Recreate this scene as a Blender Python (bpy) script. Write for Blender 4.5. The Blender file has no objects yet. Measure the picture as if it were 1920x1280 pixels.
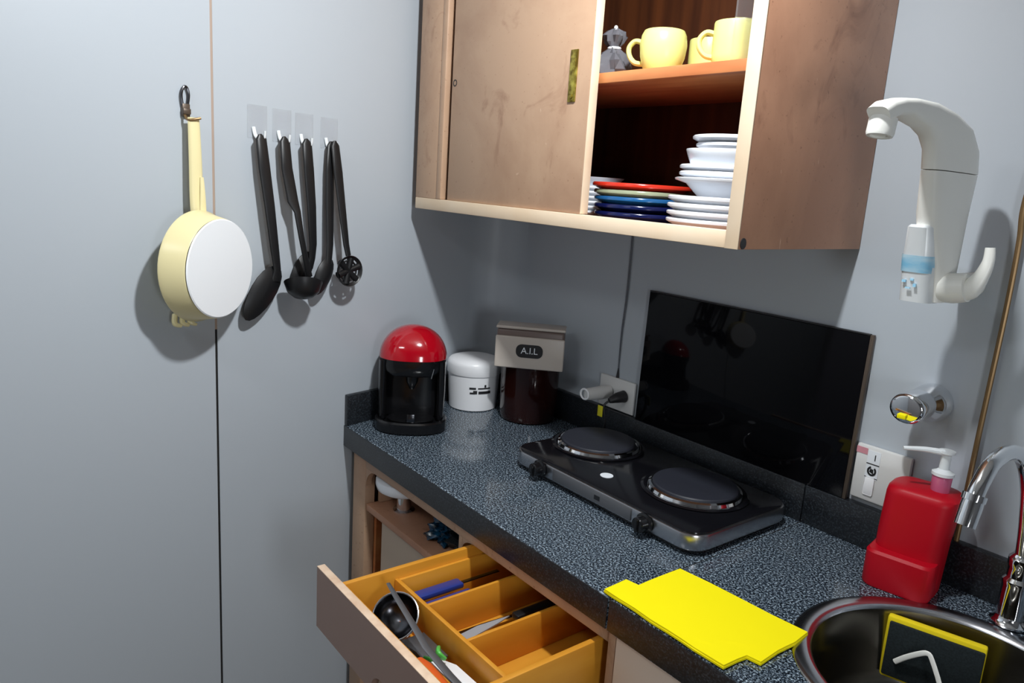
import bpy, bmesh, math, random
from mathutils import Vector, Matrix
random.seed(7)
PI = math.pi
# ------------------------------------------------------------------ camera
YAW, PITCH, ROLL, FPX = 0.8994477547, 0.2079273064, 0.0661001709, 1410.357
CAM = Vector((1.8397275818, -1.4931579478, 0.6863049756))
fwd = Vector((-math.sin(YAW)*math.cos(PITCH), math.cos(YAW)*math.cos(PITCH), -math.sin(PITCH)))
r0 = Vector((math.cos(YAW), math.sin(YAW), 0)); u0 = r0.cross(fwd)
r1 = r0*math.cos(ROLL)+u0*math.sin(ROLL); u1 = -r0*math.sin(ROLL)+u0*math.cos(ROLL)
cd = bpy.data.cameras.new('camera'); cam = bpy.data.objects.new('camera', cd)
bpy.context.scene.collection.objects.link(cam)
cam.matrix_world = Matrix(((r1.x, u1.x, -fwd.x, CAM.x), (r1.y, u1.y, -fwd.y, CAM.y), (r1.z, u1.z, -fwd.z, CAM.z), (0, 0, 0, 1)))
cd.sensor_width = 36; cd.lens = FPX/1920*36; cd.clip_start = 0.02; cd.clip_end = 50
bpy.context.scene.camera = cam
# ------------------------------------------------------------------ world, lights, exposure
sc = bpy.context.scene
w = bpy.data.worlds.new('world'); sc.world = w; w.use_nodes = True
w.node_tree.nodes['Background'].inputs[0].default_value = (.6, .65, .75, 1)
w.node_tree.nodes['Background'].inputs[1].default_value = 0.05
sc.view_settings.view_transform = 'Standard'; sc.view_settings.look = 'None'
sc.view_settings.gamma = 1; sc.view_settings.use_curve_mapping = False
sc.view_settings.exposure = 0.18
def light(name, kind, loc, power, color, size, aim=None, size_y=None):
    ld = bpy.data.lights.new(name, kind); ld.energy = power; ld.color = color
    if kind == 'POINT': ld.shadow_soft_size = size
    else:
        ld.shape = 'RECTANGLE'; ld.size = size; ld.size_y = size_y or size
    o = bpy.data.objects.new(name, ld); sc.collection.objects.link(o); o.location = loc
    if aim is not None: o.rotation_euler = (Vector(aim)-Vector(loc)).to_track_quat('-Z', 'Y').to_euler()
    return o
light('ceiling_lamp_light', 'AREA', (1.17, -.80, 1.44), 17.5, (.95, .98, 1.0), .07, aim=(.37, -.86, .44), size_y=.07)
light('left_wall_fill_light', 'AREA', (.95, -2.05, 1.47), 4, (.94, .98, 1.0), .55, aim=(.6, -1.6, 0), size_y=.16)  # fill light added to brighten the left wall
light('low_side_light', 'AREA', (2.72, -1.32, .36), 6.5, (.90, .95, 1.0), .30, aim=(0, -.5, .1), size_y=.45)  # low side light inferred from the shadows, source unseen
# ------------------------------------------------------------------ materials
def mat(name, col, rough=.5, metal=0, spec=.5, trans=0, emis=None, coat=0, alpha=1, ior=None):
    m = bpy.data.materials.new(name); m.use_nodes = True
    b = m.node_tree.nodes['Principled BSDF']
    c = tuple(col)+(1,) if len(col) == 3 else col
    b.inputs['Base Color'].default_value = c; b.inputs['Roughness'].default_value = rough
    b.inputs['Metallic'].default_value = metal; b.inputs['Specular IOR Level'].default_value = spec
    b.inputs['Transmission Weight'].default_value = trans; b.inputs['Coat Weight'].default_value = coat
    if ior: b.inputs['IOR'].default_value = ior
    if emis: b.inputs['Emission Color'].default_value = emis+(1,); b.inputs['Emission Strength'].default_value = 1
    b.inputs['Alpha'].default_value = alpha
    return m
def s(h):      # sRGB 0-255 triple to linear
    return tuple(((v/255)/12.92 if v/255 <= .04045 else ((v/255+.055)/1.055)**2.4) for v in h)
def noisy(m, c1, c2, scale=(8, 8, 8), detail=4, lo=.35, hi=.65, bump=0, bscale=None, rough=None):
    nt = m.node_tree; b = nt.nodes['Principled BSDF']
    tc = nt.nodes.new('ShaderNodeTexCoord'); mp = nt.nodes.new('ShaderNodeMapping'); mp.inputs['Scale'].default_value = scale
    n = nt.nodes.new('ShaderNodeTexNoise'); n.inputs['Scale'].default_value = 1; n.inputs['Detail'].default_value = detail
    r = nt.nodes.new('ShaderNodeValToRGB')
    r.color_ramp.elements[0].position = lo; r.color_ramp.elements[0].color = tuple(c1)+(1,)
    r.color_ramp.elements[1].position = hi; r.color_ramp.elements[1].color = tuple(c2)+(1,)
    nt.links.new(tc.outputs['Object'], mp.inputs[0]); nt.links.new(mp.outputs[0], n.inputs['Vector'])
    nt.links.new(n.outputs['Fac'], r.inputs[0]); nt.links.new(r.outputs[0], b.inputs['Base Color'])
    if bump:
        bp = nt.nodes.new('ShaderNodeBump'); bp.inputs['Strength'].default_value = bump; bp.inputs['Distance'].default_value = .002
        nt.links.new(n.outputs['Fac'], bp.inputs['Height']); nt.links.new(bp.outputs[0], b.inputs['Normal'])
    return m
def wornpaint(name, base, dark, light_):
    """painted wood with scuffs, rubbed stains and pale scratches"""
    m = mat(name, base, .45); nt = m.node_tree; b = nt.nodes['Principled BSDF']; N = nt.nodes.new; L = nt.links.new
    tc = N('ShaderNodeTexCoord')
    def noise(scale, detail, lo, hi, dist=0, mapping=(1, 1, 1)):
        mp = N('ShaderNodeMapping'); mp.inputs['Scale'].default_value = mapping
        n = N('ShaderNodeTexNoise'); n.inputs['Scale'].default_value = scale; n.inputs['Detail'].default_value = detail
        n.inputs['Distortion'].default_value = dist; n.inputs['Roughness'].default_value = .6
        r = N('ShaderNodeMapRange'); r.inputs[1].default_value = lo; r.inputs[2].default_value = hi
        L(tc.outputs['Object'], mp.inputs[0]); L(mp.outputs[0], n.inputs['Vector']); L(n.outputs['Fac'], r.inputs[0]); return r.outputs[0]
    def mix(a, c, f):
        x = N('ShaderNodeMix'); x.data_type = 'RGBA'
        if isinstance(a, tuple): x.inputs[6].default_value = a+(1,)
        else: L(a, x.inputs[6])
        x.inputs[7].default_value = c+(1,); L(f, x.inputs[0]); return x.outputs[2]
    mid = tuple((p*.55+q*.45) for p, q in zip(base, dark))
    c = mix(base, mid, noise(3.2, 6, .42, .66, .4))
    c = mix(c, dark, noise(9, 8, .60, .80, 1.2, (1, 1, .6)))
    c = mix(c, light_, noise(14, 3, .72, .76, 2.5, (1, 1, .35)))
    c = mix(c, dark, noise(120, 2, .66, .8))
    L(c, b.inputs['Base Color']); return m
M = {}
M['wall'] = mat('wall_paint', s((178, 185, 192)), .42, spec=.35)
M['wall2'] = mat('wall_paint_far', s((150, 150, 152)), .6)
M['floor'] = noisy(mat('floor_tile', s((120, 115, 108)), .5), s((110, 105, 98)), s((135, 128, 120)), (3, 3, 3))
M['ceiling'] = mat('ceiling_paint', s((215, 215, 212)), .8)
M['cab'] = wornpaint('cabinet_paint_worn', s((190, 156, 128)), s((142, 100, 76)), s((214, 184, 158)))
M['cabside'] = wornpaint('cabinet_side_worn', s((196, 146, 116)), s((140, 94, 70)), s((222, 182, 156)))
M['cabedge'] = noisy(mat('cabinet_edge', s((232, 208, 178)), .45), s((232, 206, 174)), s((238, 216, 188)), (6, 6, 10))
M['drawerfront'] = mat('drawer_front_taupe', s((158, 130, 118)), .42)
M['drawerfrontedge'] = noisy(mat('drawer_front_edge', s((232, 200, 170)), .45), s((222, 186, 156)), s((240, 212, 184)), (30, 30, 30))
M['panel'] = mat('sliding_panel_beige', s((192, 172, 152)), .4)
M['cream'] = mat('cream_door', s((226, 208, 192)), .35)
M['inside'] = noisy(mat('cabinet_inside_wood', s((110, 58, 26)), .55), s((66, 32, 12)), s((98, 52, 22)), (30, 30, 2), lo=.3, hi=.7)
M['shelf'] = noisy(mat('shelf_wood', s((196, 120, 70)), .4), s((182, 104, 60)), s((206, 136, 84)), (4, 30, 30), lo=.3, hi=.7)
M['drawer'] = noisy(mat('drawer_ochre', s((220, 150, 46)), .38), s((210, 138, 36)), s((228, 162, 56)), (14, 3, 14), lo=.3, hi=.7)
def granite(name, dark=False):
    m = mat(name, (.05, .06, .07), .10, spec=.6); nt = m.node_tree; b = nt.nodes['Principled BSDF']; N = nt.nodes.new; L = nt.links.new
    tc = N('ShaderNodeTexCoord')
    v = N('ShaderNodeTexNoise'); v.inputs['Scale'].default_value = 260; v.inputs['Detail'].default_value = 3; v.inputs['Roughness'].default_value = .7
    r = N('ShaderNodeValToRGB'); e = r.color_ramp.elements
    e[0].position = .42; e[0].color = s((8, 11, 16))+(1,)
    e[1].position = .68; e[1].color = s((190, 208, 222))+(1,)
    k = r.color_ramp.elements.new(.51); k.color = s((44, 56, 70))+(1,)
    v2 = N('ShaderNodeTexNoise'); v2.inputs['Scale'].default_value = 900; v2.inputs['Detail'].default_value = 1
    r2 = N('ShaderNodeMapRange'); r2.inputs[1].default_value = .66; r2.inputs[2].default_value = .74
    mx = N('ShaderNodeMix'); mx.data_type = 'RGBA'; mx.inputs[7].default_value = s((190, 205, 215))+(1,)
    L(tc.outputs['Object'], v.inputs['Vector']); L(tc.outputs['Object'], v2.inputs['Vector'])
    L(v.outputs['Fac'], r.inputs[0]); L(v2.outputs['Fac'], r2.inputs[0]); L(r.outputs[0], mx.inputs[6]); L(r2.outputs[0], mx.inputs[0])
    if dark:
        g = N('ShaderNodeMix'); g.data_type = 'RGBA'; g.inputs[0].default_value = .93; g.inputs[7].default_value = (.006, .007, .009, 1)  # mixed to near black, upstand shade put into the stone colour
        L(mx.outputs[2], g.inputs[6]); L(g.outputs[2], b.inputs['Base Color'])
    else: L(mx.outputs[2], b.inputs['Base Color'])
    return m
M['granite'] = granite('polished_granite'); M['graniteshaded'] = granite('granite_dark_shaded', True)
M['graniteshaded'].node_tree.nodes['Principled BSDF'].inputs['Roughness'].default_value = .38
M['black'] = mat('black_plastic_gloss', (.006, .006, .007), .18, spec=.5)
M['blackmat'] = mat('black_nylon', (.009, .009, .010), .38, spec=.4)
M['blackglass'] = mat('black_glass', (.003, .003, .004), .05, spec=.12)
M['seam'] = mat('dark_joint', (.012, .010, .009), .7)
M['red'] = mat('glossy_red', s((172, 2, 24)), .12, spec=.6, coat=.6)
M['redmat'] = mat('satin_red', s((178, 2, 26)), .45, spec=.3)
M['white'] = mat('white_plastic', s((250, 251, 253)), .3)
M['whitefil'] = mat('white_filter_plastic', s((244, 243, 236)), .35)
M['frost'] = mat('frosted_plastic', s((240, 244, 246)), .25, trans=.12)
M['bluelabel'] = noisy(mat('blue_label', s((150, 205, 232)), .4), s((130, 196, 230)), s((190, 222, 238)), (20, 20, 60))
M['platewhite'] = mat('white_ceramic', s((240, 244, 250)), .15)
M['cream_pan'] = mat('cream_enamel', s((232, 220, 170)), .3)
M['panbase'] = mat('white_enamel', s((240, 243, 246)), .35)
M['yellowmug'] = mat('yellow_ceramic', s((236, 234, 142)), .3)
M['yellow'] = mat('yellow_cloth', s((255, 238, 12)), .75, spec=.15)
M['foam'] = mat('yellow_foam', s((240, 214, 10)), .85)
M['scour'] = noisy(mat('dark_scouring_fibre', (.004, .010, .012), .9), (.002, .006, .008), (.008, .016, .018), (300, 300, 300))
M['chrome'] = mat('chrome', (.82, .83, .85), .06, metal=1)
M['steel'] = mat('brushed_steel', (.50, .50, .52), .26, metal=1)
M['steeldark'] = mat('dark_steel', (.10, .10, .11), .22, metal=1)
M['steelface'] = mat('grey_steel_face', (.20, .20, .21), .35, metal=.7)
M['hobtop'] = mat('black_enamel', (.006, .006, .008), .12, spec=.6)
M['plate'] = mat('cast_iron_plate', (.022, .024, .034), .5, spec=.35)
M['knifeblade'] = mat('satin_blade', s((176, 176, 180)), .5, metal=.3)
M['sink'] = mat('sink_steel_shaded', (.20, .19, .17), .24, metal=1)  # darker than the rim, bowl shade put into the metal colour
M['sinkrim'] = mat('sink_rim_steel', (.50, .51, .54), .20, metal=1)
M['brass'] = noisy(mat('aged_brass', s((160, 140, 60)), .35, metal=.8), s((110, 90, 30)), s((205, 190, 90)), (60, 60, 60))
M['bronze'] = mat('bronze_tube', s((140, 112, 76)), .35, metal=.6)
M['bronzeframe'] = mat('bronze_frame', s((92, 80, 70)), .4, metal=.5)
M['clear'] = mat('clear_plastic', (.95, .96, .98), .08, trans=.85, ior=1.2, alpha=.45)
M['glassclear'] = mat('clear_glass', (1, 1, 1), .02, trans=1, ior=1.45)
M['bag'] = mat('clear_plastic_bag', (.26, .26, .29), .08, trans=.55, ior=1.35)
M['brownjar'] = mat('brown_tinted_plastic', (.018, .004, .003), .10, spec=.55)
M['greige'] = mat('greige_plastic', s((202, 192, 182)), .35)
M['greigedark'] = mat('taupe_plastic', s((120, 104, 98)), .4)
M['ink'] = mat('black_ink', (.01, .01, .012), .5)
M['whiteink'] = mat('white_ink', s((235, 240, 245)), .5)
M['pinkink'] = mat('pink_print', s((205, 140, 150)), .5)
M['outlet'] = mat('outlet_plastic', s((222, 222, 220)), .35)
M['yellowtag'] = mat('yellow_tag', s((215, 205, 30)), .5)
M['cable'] = mat('dark_cable', (.02, .02, .022), .5)
M['greycable'] = mat('grey_cable', s((88, 92, 100)), .5)
M['pink'] = mat('soap_pink', s((225, 120, 160)), .25, trans=.3)
M['navyband'] = mat('navy_ceramic', s((12, 22, 70)), .18)
M['blueband'] = mat('blue_ceramic', s((30, 88, 140)), .18)
M['sandband'] = mat('sage_ceramic', s((150, 158, 130)), .2)
M['redplate'] = mat('red_ceramic', s((200, 48, 30)), .2)
M['tan'] = mat('tan_ceramic', s((170, 120, 66)), .3)
M['orange'] = mat('orange_plastic', s((224, 96, 36)), .35)
M['green'] = mat('green_plastic', s((92, 196, 84)), .3)
M['bluestick'] = mat('blue_plastic', s((42, 60, 140)), .3)
M['teal'] = noisy(mat('blue_plastic_film', s((14, 56, 86)), .2), s((6, 22, 36)), s((24, 84, 120)), (60, 60, 60))
M['darkfilm'] = mat('dark_grey_film', (.03, .035, .04), .15)
M['lamp'] = mat('lamp_glass', (1, 1, 1), .4, emis=(2.5, 2.6, 2.8))
M['paleseam'] = mat('pale_brown_joint', s((170, 150, 136)), .5)
# ------------------------------------------------------------------ mesh helpers
def V(*a): return Vector(a)
def newbm(): return bmesh.new()
def box(bm, x0, x1, y0, y1, z0, z1, bev=0, seg=2):
    b2 = bmesh.new(); bmesh.ops.create_cube(b2, size=1)
    for v in b2.verts: v.co = V(x0+(v.co.x+.5)*(x1-x0), y0+(v.co.y+.5)*(y1-y0), z0+(v.co.z+.5)*(z1-z0))
    if bev: bmesh.ops.bevel(b2, geom=b2.edges[:], offset=bev, segments=seg, profile=.5, affect='EDGES')
    merge(bm, b2); return bm
def merge(bm, b2, mtx=None):
    if mtx is not None: bmesh.ops.transform(b2, matrix=mtx, verts=b2.verts)
    me = bpy.data.meshes.new('t'); b2.to_mesh(me); b2.free(); bm.from_mesh(me); bpy.data.meshes.remove(me)
def rings(bm, rs, cap=True, closed=False):
    """rs: list of rings (lists of Vectors, same length)"""
    vs = [[bm.verts.new(p) for p in r] for r in rs]; n = len(vs[0])
    m = len(vs) if closed else len(vs)-1
    for i in range(m):
        a, b = vs[i], vs[(i+1) % len(vs)]
        for k in range(n):
            try: bm.faces.new((a[k], a[(k+1) % n], b[(k+1) % n], b[k]))
            except ValueError: pass
    if cap and not closed:
        bm.faces.new(list(reversed(vs[0]))); bm.faces.new(vs[-1])
    return bm
def lathe(bm, prof, c=(0, 0, 0), n=40, sx=1, sy=1, mtx=None, cap=True):
    b2 = bmesh.new()
    rings(b2, [[V(r*sx*math.cos(2*PI*k/n), r*sy*math.sin(2*PI*k/n), z) for k in range(n)] for r, z in prof], cap)
    mm = Matrix.Translation(V(*c)) @ (mtx if mtx is not None else Matrix.Identity(4))
    merge(bm, b2, mm); return bm
def tube(bm, pts, r, n=12, cap=True, smooth=6, flat=1, up=None, closed=False):
    """tube of radius r (number or per point) swept along smoothed pts; flat squashes the second axis"""
    P = [V(*p) for p in pts]; rad = r if isinstance(r, (list, tuple)) else [r]*len(P)
    Q, Rr = [], []
    if smooth and len(P) > 2:
        for i in range(len(P)-1):
            p0 = P[max(i-1, 0)]; p1 = P[i]; p2 = P[i+1]; p3 = P[min(i+2, len(P)-1)]
            for k in range(smooth):
                t = k/smooth
                Q.append(.5*((2*p1)+(p2-p0)*t+(2*p0-5*p1+4*p2-p3)*t*t+(-p0+3*p1-3*p2+p3)*t**3)); Rr.append(rad[i]*(1-t)+rad[i+1]*t)
        Q.append(P[-1]); Rr.append(rad[-1])
    else: Q, Rr = P, rad
    up = V(*up) if up else None; prev = None; out = []
    for i, q in enumerate(Q):
        if closed: d = Q[(i+1) % len(Q)]-Q[i-1]
        else: d = Q[min(i+1, len(Q)-1)]-Q[max(i-1, 0)]
        d.normalize()
        a = up if up else (prev if prev else (V(0, 0, 1) if abs(d.z) < .9 else V(1, 0, 0)))
        x = a-d*a.dot(d)
        if x.length < 1e-6: x = d.orthogonal()
        x.normalize(); y = d.cross(x); prev = x
        out.append([q+x*Rr[i]*math.cos(2*PI*k/n)+y*Rr[i]*flat*math.sin(2*PI*k/n) for k in range(n)])
    return rings(bm, out, cap, closed)
def prism(bm, pts, axis, a, b, bev=0):
    """polygon pts (2D) extruded along axis from a to b"""
    def P(p, t): return V(t, p[0], p[1]) if axis == 'x' else V(p[0], t, p[1]) if axis == 'y' else V(p[0], p[1], t)
    b2 = bmesh.new(); f = [b2.verts.new(P(p, a)) for p in pts]; g = [b2.verts.new(P(p, b)) for p in pts]; n = len(pts)
    b2.faces.new(f); b2.faces.new(list(reversed(g)))
    for k in range(n): b2.faces.new((f[k], f[(k+1) % n], g[(k+1) % n], g[k]))
    bmesh.ops.recalc_face_normals(b2, faces=b2.faces)
    if bev:
        es = [e for e in b2.edges if e.calc_face_angle(0) > .5]
        bmesh.ops.bevel(b2, geom=es, offset=bev, segments=2, profile=.5, affect='EDGES')
    merge(bm, b2); return bm
def rrect(x0, x1, y0, y1, r, n=6):
    o = []
    for cx, cy, a in ((x1-r, y1-r, 0), (x0+r, y1-r, 90), (x0+r, y0+r, 180), (x1-r, y0+r, 270)):
        for k in range(n+1): t = math.radians(a+90*k/n); o.append((cx+r*math.cos(t), cy+r*math.sin(t)))
    return o
def root(name, loc, label, cat, group=None, rz=0, rot=None):
    o = bpy.data.objects.new(name, None); sc.collection.objects.link(o); o.empty_display_size = .02
    o.location = loc; o.rotation_euler = rot if rot else (0, 0, rz); o['label'] = label; o['category'] = cat
    if group: o['group'] = group
    return o
def part(name, bm, m, parent=None, local=True, label=None, smooth=35, sub=0):
    """local=False: mesh coordinates are world ones and get shifted to the thing's base"""
    bmesh.ops.remove_doubles(bm, verts=bm.verts, dist=1e-6)
    bmesh.ops.recalc_face_normals(bm, faces=bm.faces)
    if not local and parent:
        p = parent
        while p.parent: p = p.parent
        bmesh.ops.translate(bm, verts=bm.verts, vec=-p.location)
    me = bpy.data.meshes.new(name); bm.to_mesh(me); bm.free()
    me.materials.append(M[m] if isinstance(m, str) else m)
    for p in me.polygons: p.use_smooth = smooth > 0
    if smooth: me.set_sharp_from_angle(angle=math.radians(smooth))
    o = bpy.data.objects.new(name, me); sc.collection.objects.link(o)
    if parent: o.parent = parent
    if label: o['label'] = label
    if sub:
        md = o.modifiers.new('sub', 'SUBSURF'); md.levels = sub; md.render_levels = sub
    return o
def struct(name, bm, m, **k):
    o = part(name, bm, m, **k); o['kind'] = 'structure'; o['label'] = k.get('label', name.replace('_', ' ')); return o
def tag(o, label, cat, group=None):
    o['label'] = label; o['category'] = cat
    if group: o['group'] = group
    return o
def dup(o, **k):
    c = o.copy(); sc.collection.objects.link(c)
    for ch in o.children:
        d = ch.copy(); sc.collection.objects.link(d); d.parent = c
        for g in ch.children:
            e = g.copy(); sc.collection.objects.link(e); e.parent = d
    for a, b in k.items():
        if a == 'loc': c.location = b
        elif a == 'rz': c.rotation_euler = (0, 0, b)
        else: c[a] = b
    return c
def textmesh(bm, txt, size, mtx, depth=.0004):
    cu = bpy.data.curves.new('t', 'FONT'); cu.body = txt; cu.size = size; cu.extrude = depth; cu.align_x = 'CENTER'; cu.align_y = 'CENTER'
    o = bpy.data.objects.new('t', cu); sc.collection.objects.link(o)
    dg = bpy.context.evaluated_depsgraph_get(); dg.update()
    me = bpy.data.meshes.new_from_object(o.evaluated_get(dg)); b2 = bmesh.new(); b2.from_mesh(me)
    merge(bm, b2, mtx); bpy.data.objects.remove(o); bpy.data.curves.remove(cu); bpy.data.meshes.remove(me)
# ------------------------------------------------------------------ the room
K = .22; KN = math.hypot(1, K); WA = math.atan(K)          # the left wall is not square to the back wall
def WX(y): return -K*(y+.6)
WT = V(-K, 1, 0)/KN; WN = V(1, K, 0)/KN
def W(off, sd, z): return V(0, -.6, 0)+WT*sd+WN*off+V(0, 0, z)
FZ, CZ, YF, XR = -.90, 1.54, -2.45, 2.75
ysm = -.972                                                 # vertical panel joint in the left wall
b = newbm(); prism(b, [(WX(0)-.05, 0), (WX(0)-.05, .06), (XR+.06, .06), (XR+.06, 0)], 'z', FZ, CZ); struct('wall_back', b, 'wall', smooth=0)
def wallpiece(y0, y1, nm):
    b = newbm(); prism(b, [(WX(y0), y0), (WX(y1), y1), (WX(y1)-.06, y1), (WX(y0)-.06, y0)], 'z', FZ, CZ); return b
o = struct('wall_left', wallpiece(ysm+.0028, 0, 0), 'wall', smooth=0)
o2 = struct('wall_left_front', wallpiece(YF, ysm-.0028, 0), 'wall', smooth=0)
b = newbm(); prism(b, [(WX(ysm-.0028)-.004, ysm-.0028), (WX(ysm+.0028)-.004, ysm+.0028), (WX(ysm)-.03, ysm+.0028), (WX(ysm)-.03, ysm-.0028)], 'z', FZ, .31); struct('trim_1', b, 'seam', smooth=0)
b = newbm(); prism(b, [(WX(ysm-.0028)-.0005, ysm-.0028), (WX(ysm+.0028)-.0005, ysm+.0028), (WX(ysm)-.03, ysm+.0028), (WX(ysm)-.03, ysm-.0028)], 'z', .31, CZ); struct('trim_2', b, 'paleseam', smooth=0)
# rounded corner cove between the two walls, above the stone splashback
b = newbm(); cr = .11; fil = []
a0 = WA; t_ = cr*math.tan((PI/2-(PI/2-WA))/2+PI/4)          # tangent length for the obtuse corner
cor = V(WX(0), 0, 0); ang = PI/2+WA if False else None
dl = -WT; dr = V(1, 0, 0); half = math.acos(max(-1, min(1, dl.dot(dr))))/2
tl = cr/math.tan(half); cc = cor+(dl+dr).normalized()*(cr/math.sin(half))
pa = cor+dl*tl; pb = cor+dr*tl
aa = math.atan2(pa.y-cc.y, pa.x-cc.x); ab = math.atan2(pb.y-cc.y, pb.x-cc.x)
if aa < 0: aa += 2*PI
for k in range(17):
    t = aa+(ab-aa)*k/16; fil.append((cc.x+cr*math.cos(t), cc.y+cr*math.sin(t)))
prism(b, fil+[(cor.x, cor.y)], 'z', .087, .60); struct('trim_3', b, 'wall', smooth=30)
b = newbm(); box(b, -.3, XR+.06, YF-.06, .06, FZ-.05, FZ); struct('floor', b, 'floor', smooth=0)
b = newbm(); box(b, -.3, XR+.06, YF-.06, .06, CZ, CZ+.05); struct('ceiling', b, 'ceiling', smooth=0)
b = newbm(); box(b, WX(YF)-.06, XR+.06, YF-.06, YF, FZ, CZ); struct('wall_front', b, 'wall2', smooth=0)
b = newbm()
wy0, wy1, wz0, wz1 = -1.50, -1.14, .12, .62
box(b, XR, XR+.06, YF, wy0, FZ, CZ); box(b, XR, XR+.06, wy1, 0, FZ, CZ); box(b, XR, XR+.06, wy0, wy1, FZ, wz0); box(b, XR, XR+.06, wy0, wy1, wz1, CZ)
struct('wall_right', b, 'wall2', smooth=0)
b = newbm()
for q in ((wy0-.03, wy0, wz0-.03, wz1+.03), (wy1, wy1+.03, wz0-.03, wz1+.03), (wy0, wy1, wz0-.03, wz0), (wy0, wy1, wz1, wz1+.03)): box(b, XR-.012, XR, *q)
struct('added_window_1', b, 'white', smooth=0)  # unseen window frame added around the side light
# lamp on the ceiling (above the frame) that carries the bulb light
t = root('ceiling_lamp', (1.17, -.80, CZ), 'small round ceiling lamp with a frosted globe above the counter', 'lamp')
b = newbm(); lathe(b, [(.06, 0), (.06, -.018), (.03, -.03), (.02, -.06)], n=24); part('base', b, 'white', t)
t = root('fill_lamp', (.95, -2.05, CZ), 'unseen flat lamp housing added for the left wall fill light', 'lamp')  # unseen housing added to go with the fill light
b = newbm(); box(b, -.30, .30, -.10, .10, -.045, 0, bev=.006); part('housing', b, 'white', t)
# ------------------------------------------------------------------ worktop
def slabs():
    t = root('granite_worktop', (1.0, -.3, 0), 'speckled blue grey granite worktop with upstands along the walls', 'worktop')
    SX = 1.040; SC = (1.478, -.322); SR = .214
    b = newbm(); prism(b, [(WX(-.6)+.0, -.607), (SX-.0015, -.607), (SX-.0015, 0), (WX(0)+.001, 0)], 'z', -.062, 0, bev=.0025); part('slab', b, 'granite', t, False, smooth=0)
    # right slab with the round sink cut-out: bridged quads between circle and outline
    b = newbm(); x0, x1, y0, y1 = SX+.0015, 2.45, -.607, 0
    n = 64; circ = [V(SC[0]+SR*math.cos(2*PI*k/n), SC[1]+SR*math.sin(2*PI*k/n), 0) for k in range(n)]
    def outp(k):
        a = 2*PI*k/n; dx, dy = math.cos(a), math.sin(a); ts = []
        if dx > 1e-9: ts.append((x1-SC[0])/dx)
        if dx < -1e-9: ts.append((x0-SC[0])/dx)
        if dy > 1e-9: ts.append((y1-SC[1])/dy)
        if dy < -1e-9: ts.append((y0-SC[1])/dy)
        return V(SC[0]+min(ts)*dx, SC[1]+min(ts)*dy, 0)
    outs = [outp(k) for k in range(n)]
    for cx, cy in ((x0, y0), (x1, y0), (x1, y1), (x0, y1)):
        k = min(range(n), key=lambda i: (outs[i]-V(cx, cy, 0)).length); outs[k] = V(cx, cy, 0)
    dz = V(0, 0, -.062)
    rings(b, [circ, outs, [p+dz for p in outs], [p+dz for p in circ]], cap=False, closed=True)
    part('slab', b, 'granite', t, False, smooth=0)
    b = newbm(); box(b, SX-.0015, SX+.0015, -.604, 0, -.05, -.0012); part('joint', b, 'seam', t, False, label='dark joint between the two slabs')
    # darker front edges
    b = newbm(); box(b, 0, SX-.002, -.6085, -.6065, -.0605, -.002, bev=.0006); part('front_edge', b, 'graniteshaded', t, False, label='front edge darkened in its colour')
    b = newbm(); box(b, SX+.002, 2.45, -.6085, -.6065, -.0605, -.002, bev=.0006); part('front_edge', b, 'graniteshaded', t, False, label='front edge darkened in its colour')
    b = newbm(); box(b, WX(0)+.012, SX-.001, -.02, 0, 0.0005, .087, bev=.002); part('upstand', b, 'graniteshaded', t, False)
    b = newbm(); box(b, SX+.001, 2.45, -.02, 0, 0.0005, .087, bev=.002); part('upstand', b, 'graniteshaded', t, False)
    b = newbm(); prism(b, [(WX(-.607)+.001, -.607), (WX(-.607)+.017, -.607), (WX(-.01)+.017, -.01), (WX(-.01)+.001, -.01)], 'z', .0005, .087, bev=.002); part('upstand', b, 'graniteshaded', t, False)
    return t
slabs()
# sink
t = root('round_sink', (1.478, -.322, 0), 'round stainless steel sink set into the granite worktop', 'sink')
b = newbm(); lathe(b, [(.196, -.004), (.200, .0015), (.206, .0035), (.222, .0035), (.228, .002), (.229, .0003), (.213, -.0005), (.203, -.006)], n=72, cap=False); part('rim', b, 'sinkrim', t, smooth=60)
b = newbm(); lathe(b, [(.1965, -.004), (.195, -.012), (.190, -.06), (.186, -.12), (.176, -.145), (.155, -.155), (.10, -.158), (.03, -.160), (.028, -.163), (.031, -.170), (.10, -.165), (.16, -.162), (.184, -.15), (.194, -.12), (.1985, -.06), (.203, -.006)], n=72, cap=False); part('bowl', b, 'sink', t, smooth=60)
b = newbm(); lathe(b, [(.030, -.1665), (.030, -.158), (.022, -.157), (.018, -.162), (.004, -.162)], n=24); part('drain', b, 'chrome', t)
# ------------------------------------------------------------------ base cabinet
t = root('base_cabinet', (.8, -.3, FZ), 'worn beige base cabinet under the granite worktop, with niche and drawer opening', 'cabinet')
FY = -.588; CT = -.064
b = newbm(); box(b, .0985, 1.032, FY, FY+.02, -.098, CT, bev=.0015); part('top_rail', b, 'cab', t, False)
b = newbm(); box(b, .026, .098, FY, FY+.03, FZ, CT-.0, bev=.002); part('post', b, 'cab', t, False)
b = newbm(); box(b, .012, .025, FY+.012, -.02, FZ, CT, bev=.001); part('side_panel', b, 'cab', t, False)
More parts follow.
